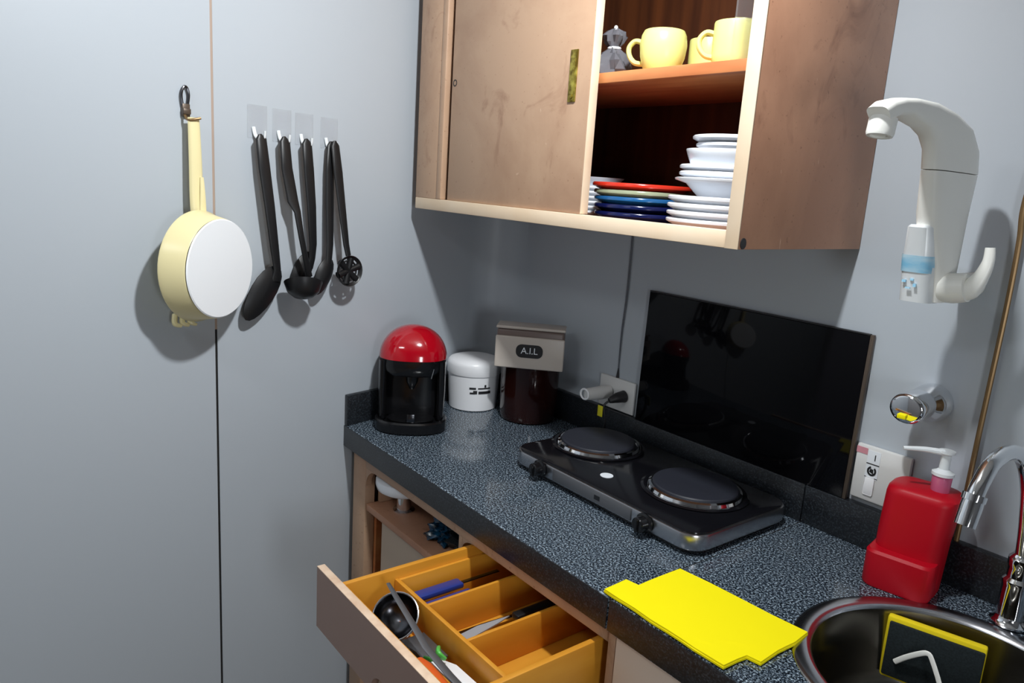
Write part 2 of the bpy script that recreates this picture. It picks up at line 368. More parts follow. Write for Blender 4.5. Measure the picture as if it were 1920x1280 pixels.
# curved bracket in the niche's upper left corner
b = newbm(); pts = [(.098, -.098), (.150, -.098)]+[(.150-.052+.0*k+.052*math.cos(math.radians(90-90*k/8))*1.0, -.098-.045+.045*math.sin(math.radians(90-90*k/8))) for k in range(0)]
arc = [(.150-.05*math.sin(math.radians(a)), -.098-.05*(1-math.cos(math.radians(a)))) for a in range(0, 91, 10)]
prism(b, [(.098, -.097)]+arc+[(.098, -.148)], 'y', FY+.001, FY+.018); part('corner_bracket', b, 'cab', t, False)
b = newbm(); box(b, .099, .56, FY+.004, -.05, -.222, -.202, bev=.002); part('niche_shelf', b, 'cabside', t, False)
b = newbm(); box(b, .099, .112, FY+.04, -.05, -.201, CT-.001); part('niche_side', b, 'cab', t, False)
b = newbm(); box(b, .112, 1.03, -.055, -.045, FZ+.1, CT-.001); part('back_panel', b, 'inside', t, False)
b = newbm(); box(b, .552, .566, FY+.002, -.06, FZ+.1, -.099, bev=.001); part('divider_panel', b, 'cab', t, False)
b = newbm(); prism(b, [(.567, -.099), (.567, -.125)]+[(.567+.04*(1-math.cos(math.radians(a))), -.125+.0255*math.sin(math.radians(a))) for a in range(10, 91, 16)], 'y', FY+.002, FY+.018); part('corner_bracket', b, 'cab', t, False)
b = newbm(); box(b, .165, .55, FY+.018, FY+.034, FZ+.1, -.2225, bev=.001); part('sliding_panel', b, 'panel', t, False)
b = newbm(); box(b, .099, .112, FY+.03, FY+.3, FZ+.1, -.2225); part('inner_side', b, 'shelf', t, False)
b = newbm(); box(b, 1.0325, 1.050, FY-.003, -.06, FZ, -.066, bev=.0015); part('post', b, 'cab', t, False)
b = newbm(); box(b, .567, 1.031, FY+.004, -.06, -.262, -.25); part('drawer_rail', b, 'cab', t, False)
b = newbm(); box(b, 1.0515, 1.49, FY-.004, FY+.014, FZ+.1, -.066, bev=.002); part('door', b, 'cream', t, False)
b = newbm(); box(b, 1.4925, 1.95, FY-.004, FY+.014, FZ+.1, -.066, bev=.002); part('door', b, 'cream', t, False)
b = newbm(); box(b, .567, 1.031, FY+.002, FY+.018, FZ+.1, -.264, bev=.002); part('door', b, 'panel', t, False)
b = newbm(); box(b, .06, 2.4, -.53, -.515, FZ, FZ+.099); part('plinth', b, 'inside', t, False)
# ------------------------------------------------------------------ open drawer
DX0, DX1, DY0, DY1, DZ0, DZ1 = .598, 1.012, -.896, -.42, -.212, -.102
t = root('open_drawer', (.8, DY0, DZ0), 'open ochre cutlery drawer with taupe front and a plastic tray inside', 'drawer')
# front with finger hole cut by arcs
b = newbm()
fx0, fx1, fz0, fz1, hc = .532, 1.075, -.226, -.094, (.803, -.232)
def front_outline():
    o = [(fx0, fz1), (fx0, fz0)]
    for a in range(180, -1, -12): o.append((hc[0]+.034*math.cos(math.radians(a)), fz0+.040*math.sin(math.radians(a))))
    return o+[(fx1, fz0), (fx1, fz1)]
prism(b, front_outline(), 'y', -.916, -.9005); part('front', b, 'drawerfront', t, False, label='taupe drawer front with finger cut-out', smooth=30)
b = newbm(); box(b, fx0, fx1, -.9163, -.900, fz1-.0002, fz1+.0018, bev=.0006); part('front_edge_band', b, 'drawerfrontedge', t, False, label='pale worn top edge')
b = newbm(); box(b, DX0, DX0+.012, DY0-.004, DY1, DZ0, DZ1, bev=.002); part('side', b, 'drawer', t, False)
b = newbm(); box(b, DX1-.012, DX1, DY0-.004, DY1, DZ0, DZ1, bev=.002); part('side', b, 'drawer', t, False)
b = newbm(); box(b, DX0+.012, DX1-.012, DY1-.012, DY1, DZ0, DZ1, bev=.001); part('back', b, 'drawer', t, False)
b = newbm(); box(b, DX0+.012, DX1-.012, DY0-.004, DY0+.008, DZ0, DZ1-.004, bev=.001); part('inner_front', b, 'drawer', t, False)
b = newbm(); box(b, DX0+.012, DX1-.012, DY0+.008, DY1-.012, DZ0, DZ0+.006); part('bottom', b, 'drawer', t, False)
TZ = -.122
b = newbm(); box(b, DX0+.0125, DX1-.0125, -.782, -.773, DZ0+.0062, TZ, bev=.0015); part('divider', b, 'drawer', t, False)
for xx in (.722, .858):
    b = newbm(); box(b, xx-.0035, xx+.0035, -.7725, DY1-.0125, DZ0+.0062, TZ-.004, bev=.001); part('divider', b, 'drawer', t, False)
b = newbm(); box(b, DX0+.0125, DX0+.020, -.7725, DY1-.0125, DZ0+.0062, TZ-.002, bev=.001); part('ledge', b, 'drawer', t, False)
b = newbm(); box(b, DX1-.020, DX1-.0125, -.7725, DY1-.0125, DZ0+.0062, TZ-.002, bev=.001); part('ledge', b, 'drawer', t, False)
# ------------------------------------------------------------------ wall cabinet
t = root('wall_cabinet', (.53, -.2, .6), 'worn beige wall cabinet with a sliding door and open shelves', 'cabinet')
CW, CD, C0, C1 = 1.067, -.406, .600, 1.40
b = newbm(); box(b, 1.041, CW, CD, -.001, C0, C1, bev=.0015); part('side_panel', b, 'cabside', t, False)
b = newbm(); box(b, 1.0405, CW+.0006, CD-.0025, CD-.0002, C0, C1, bev=.0005); part('edge_strip', b, 'cabedge', t, False, label='pale front edge of the side panel')
b = newbm(); box(b, .001, .02, CD+.001, -.001, C0, C1, bev=.0015); part('side_panel', b, 'cabside', t, False)
b = newbm(); box(b, .0205, 1.0405, CD+.001, -.001, C0, C0+.018); part('bottom_panel', b, 'cabside', t, False)
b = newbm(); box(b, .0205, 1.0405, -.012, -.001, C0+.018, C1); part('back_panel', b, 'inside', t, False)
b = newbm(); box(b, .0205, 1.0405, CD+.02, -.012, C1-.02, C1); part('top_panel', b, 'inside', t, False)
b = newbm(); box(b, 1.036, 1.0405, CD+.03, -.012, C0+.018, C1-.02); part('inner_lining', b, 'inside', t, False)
b = newbm(); box(b, .0, 1.040, CD, CD+.018, C0, C0+.030, bev=.0015); part('bottom_rail', b, 'cabedge', t, False)
b = newbm(); box(b, .0, .104, CD, CD+.018, C0+.0302, C1, bev=.0015); part('face_board', b, 'cab', t, False)
b = newbm(); box(b, .1045, .128, CD-.001, CD+.02, C0+.0302, C1, bev=.003); part('face_strip', b, 'cab', t, False)
DXa, DXb = .150, .662
dy = CD+.006
b = newbm(); box(b, DXa, DXb, dy, dy+.022, C0+.0305, C1-.022, bev=.0015)
dr_ = part('sliding_door', b, 'cab', t, False)
b = newbm(); box(b, DXb, DXb+.002, dy+.0005, dy+.0215, C0+.031, C1-.023, bev=.0004); part('door_edge', b, 'cabedge', dr_, False, label='pale edge of the sliding door')
b = newbm(); lathe(b, [(.0085, -.0012), (.0085, .0006), (.006, .0006), (.006, -.0006)], (DXa+.014, dy, .922), mtx=Matrix.Rotation(PI/2, 4, 'X'), n=20); part('finger_hole_shade', b, 'ink', dr_, False, label='black disc for the shade inside the finger hole')  # no hole cut, its inner shade is a black disc
b = newbm(); box(b, .600, .622, dy-.0035, dy-.0002, .858, .962, bev=.001); box(b, .604, .618, dy-.0045, dy-.003, .872, .945, bev=.001)
lathe(b, [(.004, 0), (.004, .002), (.001, .003)], (.611, dy-.0035, .868), mtx=Matrix.Rotation(PI/2, 4, 'X'), n=12)
part('latch_plate', b, 'brass', dr_, False, label='aged brass latch plate')
b = newbm(); box(b, .135, 1.0355, CD+.036, -.0125, .896, .917, bev=.002); part('shelf', b, 'shelf', t, False)
b = newbm(); box(b, .976, .980, CD+.038, CD+.1, .9175, C1-.021); part('glass_pane', b, 'clear', t, False, label='clear sliding glass pane edge-on')
b = newbm(); box(b, .1285, .149, CD+.026, CD+.03, C0+.031, C1-.021); part('gap_shade', b, 'ink', t, False, label='black sheet for the shade in the gap beside the sliding door')  # black sheet stands in for the shade of the gap
b = newbm(); lathe(b, [(.008, -.001), (.008, .001)], (CW+.0005, CD+.012, C0+.010), mtx=Matrix.Rotation(PI/2, 4, 'Y'), n=14, sx=1.2); part('corner_hole_shade', b, 'ink', t, False, label='black disc for the shade of a hole at the lower front corner')  # black disc painted for the shaded inside of a hole
# ------------------------------------------------------------------ things on the upper shelf
SZ = .9172
def mug(name, loc, label, prof, hang, hr=.022, rz=0):
    t = root(name, loc, label, 'mug', 'pale yellow mugs on the upper shelf', rz)
    b = newbm(); lathe(b, prof, n=40, cap=False)
    b.verts.ensure_lookup_table(); part('cup', b, 'yellowmug', t, smooth=50)
    a = math.radians(hang); rr = max(p[0] for p in prof[:6])
    pts = [(rr-.006, .058), (rr+.012, .062), (rr+.024, .050), (rr+.022, .034), (rr+.010, .021), (rr-.008, .018)]
    b = newbm(); tube(b, [(math.cos(a)*p, math.sin(a)*p, z) for p, z in pts], .0052, n=10, flat=1.3); part('handle', b, 'yellowmug', t)
    return t
barrel = [(.0005, 0), (.030, 0), (.036, .006), (.044, .030), (.0465, .052), (.044, .070), (.0395, .079), (.0375, .080), (.036, .078), (.041, .068), (.043, .050), (.040, .028), (.032, .008), (.0005, .006)]
straight = [(.0005, 0), (.036, 0), (.040, .003), (.0415, .020), (.042, .045), (.042, .076), (.041, .079), (.039, .079), (.0385, .074), (.0385, .040), (.038, .012), (.0005, .006)]
mug('mug', (.763, -.305, SZ), 'barrel shaped pale yellow mug, nearest the sliding door', barrel, 205)
mug('mug', (.782, -.185, SZ), 'pale yellow mug standing behind, between the other two', straight, 60)
mug('mug', (.925, -.290, SZ), 'straight sided pale yellow mug next to the cabinet side', straight, 215)
t = root('wrapped_bundle', (.636, -.315, SZ), 'crumpled clear plastic bag tied with a white band left of the mugs', 'bag')
b = newbm(); n = 26; prof = [(.002, 0), (.030, .001), (.034, .012), (.030, .030), (.022, .045), (.012, .055), (.010, .059), (.017, .068), (.022, .080), (.016, .090), (.006, .096), (.001, .097)]
rs = []
for i, (r, z) in enumerate(prof): rs.append([V(r*(1.08+.26*math.sin(5*a+i*1.3)+.20*random.uniform(-1, 1))*math.cos(a), r*(1.08+.26*math.sin(5*a+i*1.3)+.20*random.uniform(-1, 1))*math.sin(a), z) for a in [2*PI*k/n for k in range(n)]])
rings(b, rs); part('bag', b, 'bag', t, smooth=25)
b = newbm(); tube(b, [(.0125*math.cos(2*PI*k/12), .0125*math.sin(2*PI*k/12), .057) for k in range(12)], .0028, n=8, smooth=0, closed=True); part('tie_band', b, 'white', t)
b = newbm(); lathe(b, [(.001, .092), (.003, .094), (.0045, .098), (.003, .102), (.001, .103)], n=12); part('knot', b, 'white', t)
# ------------------------------------------------------------------ plates and bowls at the bottom of the wall cabinet
LZ = C0+.0182
def dish(name, loc, prof, m, label, cat='plate', group=None, n=48):
    b = newbm(); lathe(b, prof, n=n, cap=False); o = part(name, b, m, None, smooth=50); o.location = loc; tag(o, label, cat, group); return o
def plateprof(r, h=.014, th=.0045, foot=.6):
    return [(.0005, 0.0012), (r*foot, 0.0012), (r*foot+.002, 0), (r*foot+.006, .0015), (r*.85, h*.5), (r, h), (r+.0005, h+th*.6), (r-.002, h+th), (r*.84, h*.5+th), (r*foot, th+.001), (.0005, th+.001)]
PX, PY = .921, -.262
names = ['lowest', 'second lowest', 'second highest', 'topmost']
z = LZ; zs = []
for i in range(4):
    # tops at measured heights
    o = dish('dinner_plate', (PX, PY, z), plateprof(.108, .016, .0065), 'platewhite', 'white dinner plate, %s of the four dinner plates in the right stack' % names[i], 'plate', 'white dinner plates in the right stack')
    z += .0142
z += .006
bowlp = [(.0005, .001), (.052, .001), (.054, 0), (.060, .003), (.083, .026), (.104, .032), (.105, .035), (.101, .0365), (.080, .031), (.056, .007), (.0005, .006)]
dish('soup_bowl', (PX+.008, PY, z), bowlp, 'platewhite', 'white flared soup bowl on top of the four dinner plates', 'bowl')
z += .030
for i, nm in enumerate(('lower', 'upper')):
    dish('side_plate', (PX+.006, PY, z), plateprof(.096, .012, .0065, .65), 'platewhite', 'white side plate above the flared bowl, %s of the pair' % nm, 'plate', 'pair of white side plates in the right stack'); z += .0125
z += .003
dish('deep_bowl', (PX+.008, PY, z), [(.0005, .001), (.070, .001), (.072, 0), (.078, .003), (.086, .022), (.089, .030), (.0885, .032), (.086, .031), (.082, .020), (.070, .007), (.0005, .006)], 'platewhite', 'white steep sided bowl in the upper half of the right stack', 'bowl')
z += .026
for i, nm in enumerate(('second from the top', 'topmost dish')):
    dish('small_plate', (PX+.014-.002*i, PY, z), plateprof(.076+.006*i, .012, .006, .7), 'platewhite', 'small white plate, %s of the right stack' % nm, 'plate', 'small white plates crowning the right stack'); z += .0135
# coloured stack in the middle
cx, cy = .694, -.250; z = LZ
cols = [('navyband', 'dark navy deep plate, lowest of the coloured stack', .099, .016), ('navyband', 'navy deep plate, second of the coloured stack from below', .101, .016), ('blueband', 'mid blue deep plate in the middle of the coloured stack', .102, .014), ('sandband', 'sage green plate just under the red plate', .104, .0145), ('redplate', 'red plate, topmost of the coloured stack', .108, .012)]
for m_, lab, r, st in cols:
    dish('coloured_plate', (cx, cy, z), plateprof(r, .014, .0075, .75), m_, lab, 'plate', 'coloured plates stacked in the cabinet'); z += st
# white stack half behind the sliding door
cx, cy = .480, -.200; z = LZ
for i in range(6):
    dish('saucer', (cx, cy, z), plateprof(.094, .011, .005), 'platewhite', 'white saucer, %s of the stack half hidden behind the sliding door' % ('lowest', 'second from the bottom', 'third from the bottom', 'third from the top', 'second from the top', 'topmost')[i], 'saucer', 'white saucers stacked behind the sliding door'); z += .0112
dish('white_bowl', (cx, cy, z+.002), [(.0005, .001), (.045, .001), (.047, 0), (.060, .006), (.078, .022), (.079, .024), (.076, .024), (.058, .010), (.0005, .005)], 'platewhite', 'shallow white bowl on top of the saucers behind the sliding door', 'bowl')
# ------------------------------------------------------------------ adhesive hooks, pan, utensils on the left wall
def wroot(name, sd, z, label, cat, group=None, off=0):
    return root(name, W(off, sd, z), label, cat, group, WA)
# local axes of wall things: x = out from the wall, y = along the wall to the right, z = up
hp = None
for i, (sd, lab) in enumerate(((-.273, 'clear adhesive hook nearest the pan'), (-.208, 'clear adhesive hook, second from the pan'), (-.146, 'clear adhesive hook, third from the pan'), (-.073, 'clear adhesive hook farthest from the pan'))):
    z = .784-.0025*i
    if hp is None:
        hp = wroot('adhesive_hook', sd, z, lab, 'hook', 'clear adhesive hooks on the left wall')
        b = newbm(); box(b, .0004, .0022, -.025, .025, -.037, .037, bev=.0006); part('backing', b, 'clear', hp)
        b = newbm(); tube(b, [(.002, -.010, -.012), (.007, -.008, -.030), (.018, -.003, -.040), (.026, .002, -.036), (.027, .004, -.020)], .003, n=8, flat=1.6); part('prong', b, 'frost', hp)
    else: dup(hp, loc=W(0, sd, z), label=lab)
# pan: hangs by its handle, opening to the wall, turned a little
t = wroot('frying_pan', -.437, .464, 'cream pan with white base hanging on the left wall by its handle', 'pan')
ya = math.radians(22); RM = Matrix.Translation(V(.046, -.004, 0)) @ Matrix.Rotation(ya, 4, 'Z') @ Matrix.Rotation(PI/2, 4, 'Y')
b = newbm(); lathe(b, [(.106, .052), (.108, .050), (.117, .006), (.121, 0), (.121, -.003), (.117, -.003), (.113, .004), (.104, .046), (.0005, .048), (.0005, .052)], n=56, cap=False, mtx=RM); part('pan_body', b, 'cream_pan', t, smooth=50)
b = newbm(); lathe(b, [(.0005, .0525), (.104, .0525), (.1065, .0545), (.104, .0565), (.0005, .0575)], n=56, mtx=RM); part('pan_base', b, 'panbase', t, label='white flat pan base')
b = newbm()
tube(b, [(.030, .003, .110), (.030, .0, .150), (.028, .0, .230), (.024, .0, .312)], [.017, .0155, .0145, .013], n=14, flat=.45, up=(0, 1, 0)); part('handle', b, 'cream_pan', t)
b = newbm(); tube(b, [(.036, .010, .108), (.039, .009, .150), (.037, .009, .190)], [.009, .0065, .004], n=10, flat=.6, up=(0, 1, 0)); part('handle_rib', b, 'cream_pan', t)
b = newbm()
for k in range(3): tube(b, [(.030, -.055+.017*k, -.104-.004*k), (.040, -.060+.017*k, -.122), (.046, -.048+.017*k, -.128)], [.006, .006, .003], n=8)
part('helper_grip', b, 'cream_pan', t, label='small broken cream grip under the rim')
t = wroot('metal_wall_hook', -.445, .812, 'aged metal hook holding the pan handle', 'hook')
b = newbm(); tube(b, [(.006, -.006, -.012), (.006, -.008, .010), (.006, -.003, .025), (.006, .004, .025), (.006, .008, .010), (.006, .005, -.012)], .0028, n=8); part('loop', b, 'steeldark', t)
b = newbm(); box(b, .0005, .010, -.008, .009, -.035, -.008, bev=.002); box(b, .008, .016, -.009, .008, -.030, -.018, bev=.002); part('plate', b, 'bronzeframe', t)
b = newbm(); tube(b, [(.010, -.004, -.030), (.020, -.004, -.040), (.030, .0, -.041), (.036, .018, -.036)], .0028, n=8); part('prong', b, 'bronze', t)
# utensils: world polyline through wall frame points
def flatloop(b, pts, ws, th, nrm=(1, 0, 0)):
    """flat bar through pts with half widths ws and half thickness th"""
    up = V(*nrm); P = [V(*p) for p in pts]; out = []
    for i, q in enumerate(P):
        d = (P[min(i+1, len(P)-1)]-P[max(i-1, 0)]).normalized(); sv = d.cross(up).normalized(); uv = sv.cross(d).normalized(); w_ = ws[i]
        t_ = th[i] if isinstance(th, (list, tuple)) else th
        out.append([q+sv*w_*math.cos(a)+uv*t_*math.sin(a) for a in [2*PI*k/14 for k in range(14)]])
    return rings(b, out)
UZ = .744
def spoonhead(b, c, L, wd, tilt, depth=.010, n=20, out=0.0):
    """oval cupped head, c = upper end; tilt in degrees: direction in the wall plane from straight down"""
    d = V(0, math.sin(math.radians(tilt)), -math.cos(math.radians(tilt))); sv = V(0, math.cos(math.radians(tilt)), math.sin(math.radians(tilt))); cc = V(*c)+d*L*.5
    R = []
    for rr, off in ((0.001, depth), (.4, depth*.85), (.75, depth*.45), (1, 0), (1.0, -.0025), (.93, -.0022), (.7, depth*.45-.004), (.35, depth*.8-.004), (.001, depth-.004)):
        R.append([cc+d*(L*.5*rr*math.cos(a))+sv*(wd*.5*rr*math.sin(a)*(1-.12*math.cos(a)))+V(1, 0, 0)*(off+out) for a in [2*PI*k/n for k in range(n)]])
    return rings(b, R, cap=True)
GR = 'black nylon utensils hanging on the left wall'
def utensil(name, sd, lab, pts, ws, headf, cat='utensil', thick=.0042):
    t = wroot(name, sd, UZ, lab, cat, GR)
    b = newbm(); flatloop(b, pts, [q*1.32 for q in ws], thick); part('handle', b, 'blackmat', t, smooth=50)
    b = newbm(); headf(b); part('head', b, 'blackmat', t, smooth=50); return t
utensil('serving_spoon', -.281, 'black serving spoon with a broad head, hanging nearest the pan', [(.024, 0, .012), (.027, .002, .002), (.030, .008, -.06), (.036, .018, -.15), (.038, .030, -.25), (.036, .038, -.296), (.034, .034, -.325)], [.003, .0105, .0115, .0105, .009, .0075, .010], lambda b: spoonhead(b, (.030, .046, -.292), .150, .066, -36, .010))
utensil('soup_ladle', -.218, 'black soup ladle with curved thin neck, second from the pan', [(.024, 0, .012), (.027, .001, .002), (.030, .005, -.06), (.038, .016, -.135), (.048, .022, -.160), (.052, .031, -.220), (.052, .044, -.275), (.044, .060, -.318)], [.003, .0105, .0115, .0115, .0070, .0058, .0058, .007],
        lambda b: (lathe(b, [(.001, -.040), (.023, -.036), (.038, -.023), (.046, 0), (.0435, 0), (.036, -.021), (.021, -.033), (.001, -.037)], (.062, .030, -.328), n=30, mtx=Matrix.Rotation(math.radians(-22), 4, 'Y') @ Matrix.Rotation(math.radians(-14), 4, 'X'), cap=False)))
utensil('slotted_spoon', -.157, 'black spoon hanging on the third hook with its head behind the ladle', [(.024, 0, .012), (.027, .001, .002), (.029, .006, -.06), (.030, .014, -.150), (.026, .022, -.240), (.020, .024, -.275), (.016, .018, -.300)], [.003, .0105, .0110, .0100, .0085, .0070, .009], lambda b: spoonhead(b, (.008, .030, -.262), .115, .052, -30, .010))
utensil('pasta_spoon', -.080, 'black spoon leaning left on the last hook behind the skimmer', [(.018, 0, .012), (.020, 0, .002), (.022, -.004, -.06), (.026, -.006, -.150), (.034, -.010, -.240), (.040, -.018, -.290)], [.003, .0095, .0100, .0095, .0080, .007], lambda b: spoonhead(b, (.038, -.010, -.275), .100, .048, -26, .010))
def skim(b):
    n = 28; c = V(.056, .032, -.307)
    for r_, h0, h1 in ((.040, -.004, .006),):
        R = []
        for rr, off in ((.82, .004), (.97, -.001), (1, -.004), (.99, -.006), (.95, -.005), (.80, .001)):
            R.append([c+V(-off*1.0, math.cos(a)*r_*rr, math.sin(a)*r_*rr) for a in [2*PI*k/n for k in range(n)]])
        rings(b, R, cap=False, closed=True)
    # perforated disc: spokes with round gaps between
    for k in range(6):
        a = 2*PI*k/6+.3; tube(b, [c+V(-.004, 0, 0), c+V(-.003, math.cos(a)*.034, math.sin(a)*.034)], [.0075, .0095], n=8, smooth=0, flat=1)
    for rr in (.010, .026):
        tube(b, [c+V(-.0035, math.cos(2*PI*k/20)*rr, math.sin(2*PI*k/20)*rr) for k in range(20)], .0026, n=6, smooth=0, closed=True)
utensil('skimmer', -.078, 'black skimmer with a round perforated head, hanging farthest from the pan', [(.030, 0, .014), (.032, .001, .002), (.036, .008, -.06), (.044, .016, -.150), (.052, .025, -.240), (.055, .030, -.268)], [.003, .0095, .0105, .0090, .0068, .0060], skim)
# ------------------------------------------------------------------ coffee machine (local frame: +x towards the room, turned to the camera)
t = root('coffee_machine', (.098, -.452, 0), 'black capsule coffee machine with a glossy red dome top', 'coffee machine', rz=math.radians(-32))
def ell(cx, cy, rx, ry, z, n=40, p=2.4):
    o = []; ry *= 1.09; cy *= 1.09
    for k in range(n):
        a = 2*PI*k/n; c_, s_ = math.cos(a), math.sin(a)
        o.append(V(cx+rx*math.copysign(abs(c_)**(2/p), c_), cy+ry*math.copysign(abs(s_)**(2/p), s_), z))
    return o
b = newbm(); rings(b, [ell(.002, 0, .070, .082, 0), ell(.006, 0, .078, .090, .004), ell(.006, 0, .079, .091, .030), ell(.005, 0, .076, .088, .034), ell(.005, 0, .070, .083, .034), ell(.005, 0, .070, .083, .026)]); part('drip_tray_base', b, 'black', t)
b = newbm(); rings(b, [ell(-.036, 0, .034, .080, .030), ell(-.036, 0, .034, .082, .10), ell(-.034, 0, .036, .081, .20)]); part('rear_column', b, 'black', t)
b = newbm()
for sg in (-1, 1): rings(b, [ell(-.010, sg*.072, .040, .010, .030, p=3), ell(-.008, sg*.074, .044, .010, .11, p=3), ell(0, sg*.072, .056, .011, .20, p=3)])
part('side_wing', b, 'black', t)
b = newbm(); rings(b, [ell(.0, 0, .060, .070, .158), ell(.0, 0, .070, .080, .172), ell(0, 0, .074, .0825, .186), ell(0, 0, .075, .083, .204)]); part('head', b, 'black', t)
b = newbm(); rs = []
for k in range(13):
    a = k/12*PI/2*.985; rs.append(ell(-.004*math.sin(a), 0, .0765*math.cos(a), .0845*math.cos(a), .2045+.086*math.sin(a)))
rings(b, rs); dm = part('dome_lid', b, 'red', t, label='glossy red domed lid', smooth=60)
b = newbm(); lathe(b, [(.018, .160), (.016, .140), (.010, .128), (.007, .120), (.005, .120)], (.034, 0, 0), n=20); part('nozzle', b, 'black', t)
b = newbm(); rings(b, [ell(.030, 0, .042, .058, .0345), ell(.030, 0, .042, .058, .037)])
for k in range(5): box(b, -.004+.013*k, .002+.013*k, -.045, .045, .037, .0385)
part('drip_grille', b, 'black', t)
b = newbm(); box(b, .072, .078, -.010, .012, .036, .060, bev=.002); part('cup_support', b, 'steeldark', t, label='small grey metal tab')
b = newbm(); tube(b, [(.073, .058, .186), (.075, .052, .160)], .0012, n=6, smooth=0); part('lever_line', b, 'steel', t)
# ------------------------------------------------------------------ white canister
t = root('canister', (.006, -.178, 0), 'white round plastic canister with a lid, next to the coffee machine', 'canister', rz=math.radians(-38))
b = newbm(); lathe(b, [(.066, 0), (.073, .003), (.077, .06), (.0795, .114), (.078, .116)], n=48); part('tub', b, 'white', t)
b = newbm(); lathe(b, [(.082, .110), (.083, .112), (.083, .138), (.0815, .145), (.075, .153), (.060, .158), (.034, .160), (.001, .1605)], n=48); part('lid', b, 'white', t, smooth=50)
b = newbm()
for (y0, z0, w_, h_) in ((-.020, .072, .020, .006), (.006, .073, .040, .004), (-.018, .058, .016, .005), (.008, .0585, .040, .008), (-.008, .0585, .012, .010), (.026, .078, .006, .008)):
    for k in range(6):
        ya_, yb_ = y0+w_*k/6+.012, y0+w_*(k+1)/6+.012; r_ = .0787
        v = [b.verts.new(V(r_*math.cos(q/.078), r_*math.sin(q/.078), zz)) for q, zz in ((ya_, z0), (yb_, z0), (yb_, z0+h_), (ya_, z0+h_))]; b.faces.new(v)
part('printed_text', b, 'ink', t, label='two short lines of black print')
# ------------------------------------------------------------------ dispenser with brown jar
t = root('brown_jar', (.180, -.098, 0), 'brown tinted round jar with a greige box shaped lid in the corner', 'jar', rz=math.radians(-44))
b = newbm(); lathe(b, [(.072, 0), (.080, .004), (.084, .02), (.086, .10), (.087, .160), (.089, .175), (.078, .186), (.001, .186)], n=48); part('jar', b, 'brownjar', t)
b = newbm(); box(b, .022, .0885, -.096, .096, .187, .283, bev=.008, seg=3); lid = part('lid', b, 'greigedark', t, label='greige box shaped lid')
b = newbm(); box(b, .0895, .098, -.098, .098, .172, .264, bev=.004, seg=3); part('front_panel', b, 'greige', t, label='lighter greige front panel')
b = newbm(); box(b, .018, .094, -.098, .098, .2835, .292, bev=.003); part('lid_top', b, 'greige', t)
b = newbm(); prism(b, rrect(-.038, .038, .205, .243, .016), 'x', .0982, .0992); bd = part('badge', b, 'ink', t, label='black rounded badge with white lettering', smooth=30)
b = newbm(); textmesh(b, 'A.I.L', .026, Matrix.Translation(V(.0994, 0, .2245)) @ Matrix.Rotation(PI/2, 4, 'Z') @ Matrix.Rotation(PI/2, 4, 'X')); part('lettering', b, 'whiteink', bd)
# ------------------------------------------------------------------ hob
hx0, hx1, hy0, hy1 = .458, 1.036, -.378, -.048
t = root('hotplate', (.725, -.22, 0), 'black and steel electric hob with two round cast iron plates', 'hob')
b = newbm(); prism(b, rrect(hx0+.002, hx1-.002, hy0+.002, hy1, .045, 8), 'z', .012, .046, bev=.004); part('body', b, 'steel', t, False)
b = newbm(); prism(b, rrect(hx0+.006, hx1-.006, hy0+.006, hy1-.004, .042, 8), 'z', .046, .0492, bev=.0014); part('top_plate', b, 'hobtop', t, False)
b = newbm(); prism(b, rrect(hx0+.012, hx1-.012, hy0+.012, hy1-.012, .04, 6), 'z', .003, .0118); part('underside', b, 'black', t, False)
b = newbm(); box(b, .620, .868, hy0-.0006, hy0+.004, .016, .043, bev=.001); part('control_panel', b, 'steelface', t, False, label='grey control strip between the knobs')
b = newbm(); box(b, .760, .777, hy0-.0012, hy0-.0004, .024, .034); part('logo', b, 'ink', t, False)
for cx, cy in ((.562, -.178), (.880, -.190)):
    b = newbm(); lathe(b, [(.116, .0493), (.118, .052), (.112, .0545), (.106, .053), (.104, .0493)], (cx, cy, 0), n=56, cap=False); part('drip_ring', b, 'hobtop', t, False)
    b = newbm(); lathe(b, [(.1035, .0493), (.1045, .053), (.1015, .059), (.0965, .0615), (.0935, .060), (.0935, .0493)], (cx, cy, 0), n=56, cap=False); part('trim_ring', b, 'chrome', t, False, label='bright steel ring')
    b = newbm(); lathe(b, [(.0925, .0495), (.0930, .064), (.0905, .0665), (.040, .0668), (.030, .0655), (.001, .0655)], (cx, cy, 0), n=56); part('plate', b, 'plate', t, False)
for cx in (.575, .908):
    b = newbm(); mk = Matrix.Rotation(PI/2, 4, 'X')
    lathe(b, [(.021, 0), (.021, .004), (.0165, .006), (.0155, .022), (.013, .024), (.001, .024)], (cx, hy0-.0002, .029), n=28, mtx=mk); box(b, cx-.003, cx+.003, hy0-.029, hy0-.006, .015, .043, bev=.0015); part('knob', b, 'black', t, False)
b = newbm(); lathe(b, [(.015, .0493), (.015, .0502), (.001, .0504)], (.722, -.305, 0), n=24, sx=1, sy=1); part('round_badge', b, 'whiteink', t, False, label='white round badge')
for cx, cy in ((.51, -.33), (.98, -.33), (.51, -.12), (.98, -.12)):
    b = newbm(); lathe(b, [(.012, 0), (.012, .0028)], (cx, cy, 0), n=14); part('foot', b, 'black', t, False)
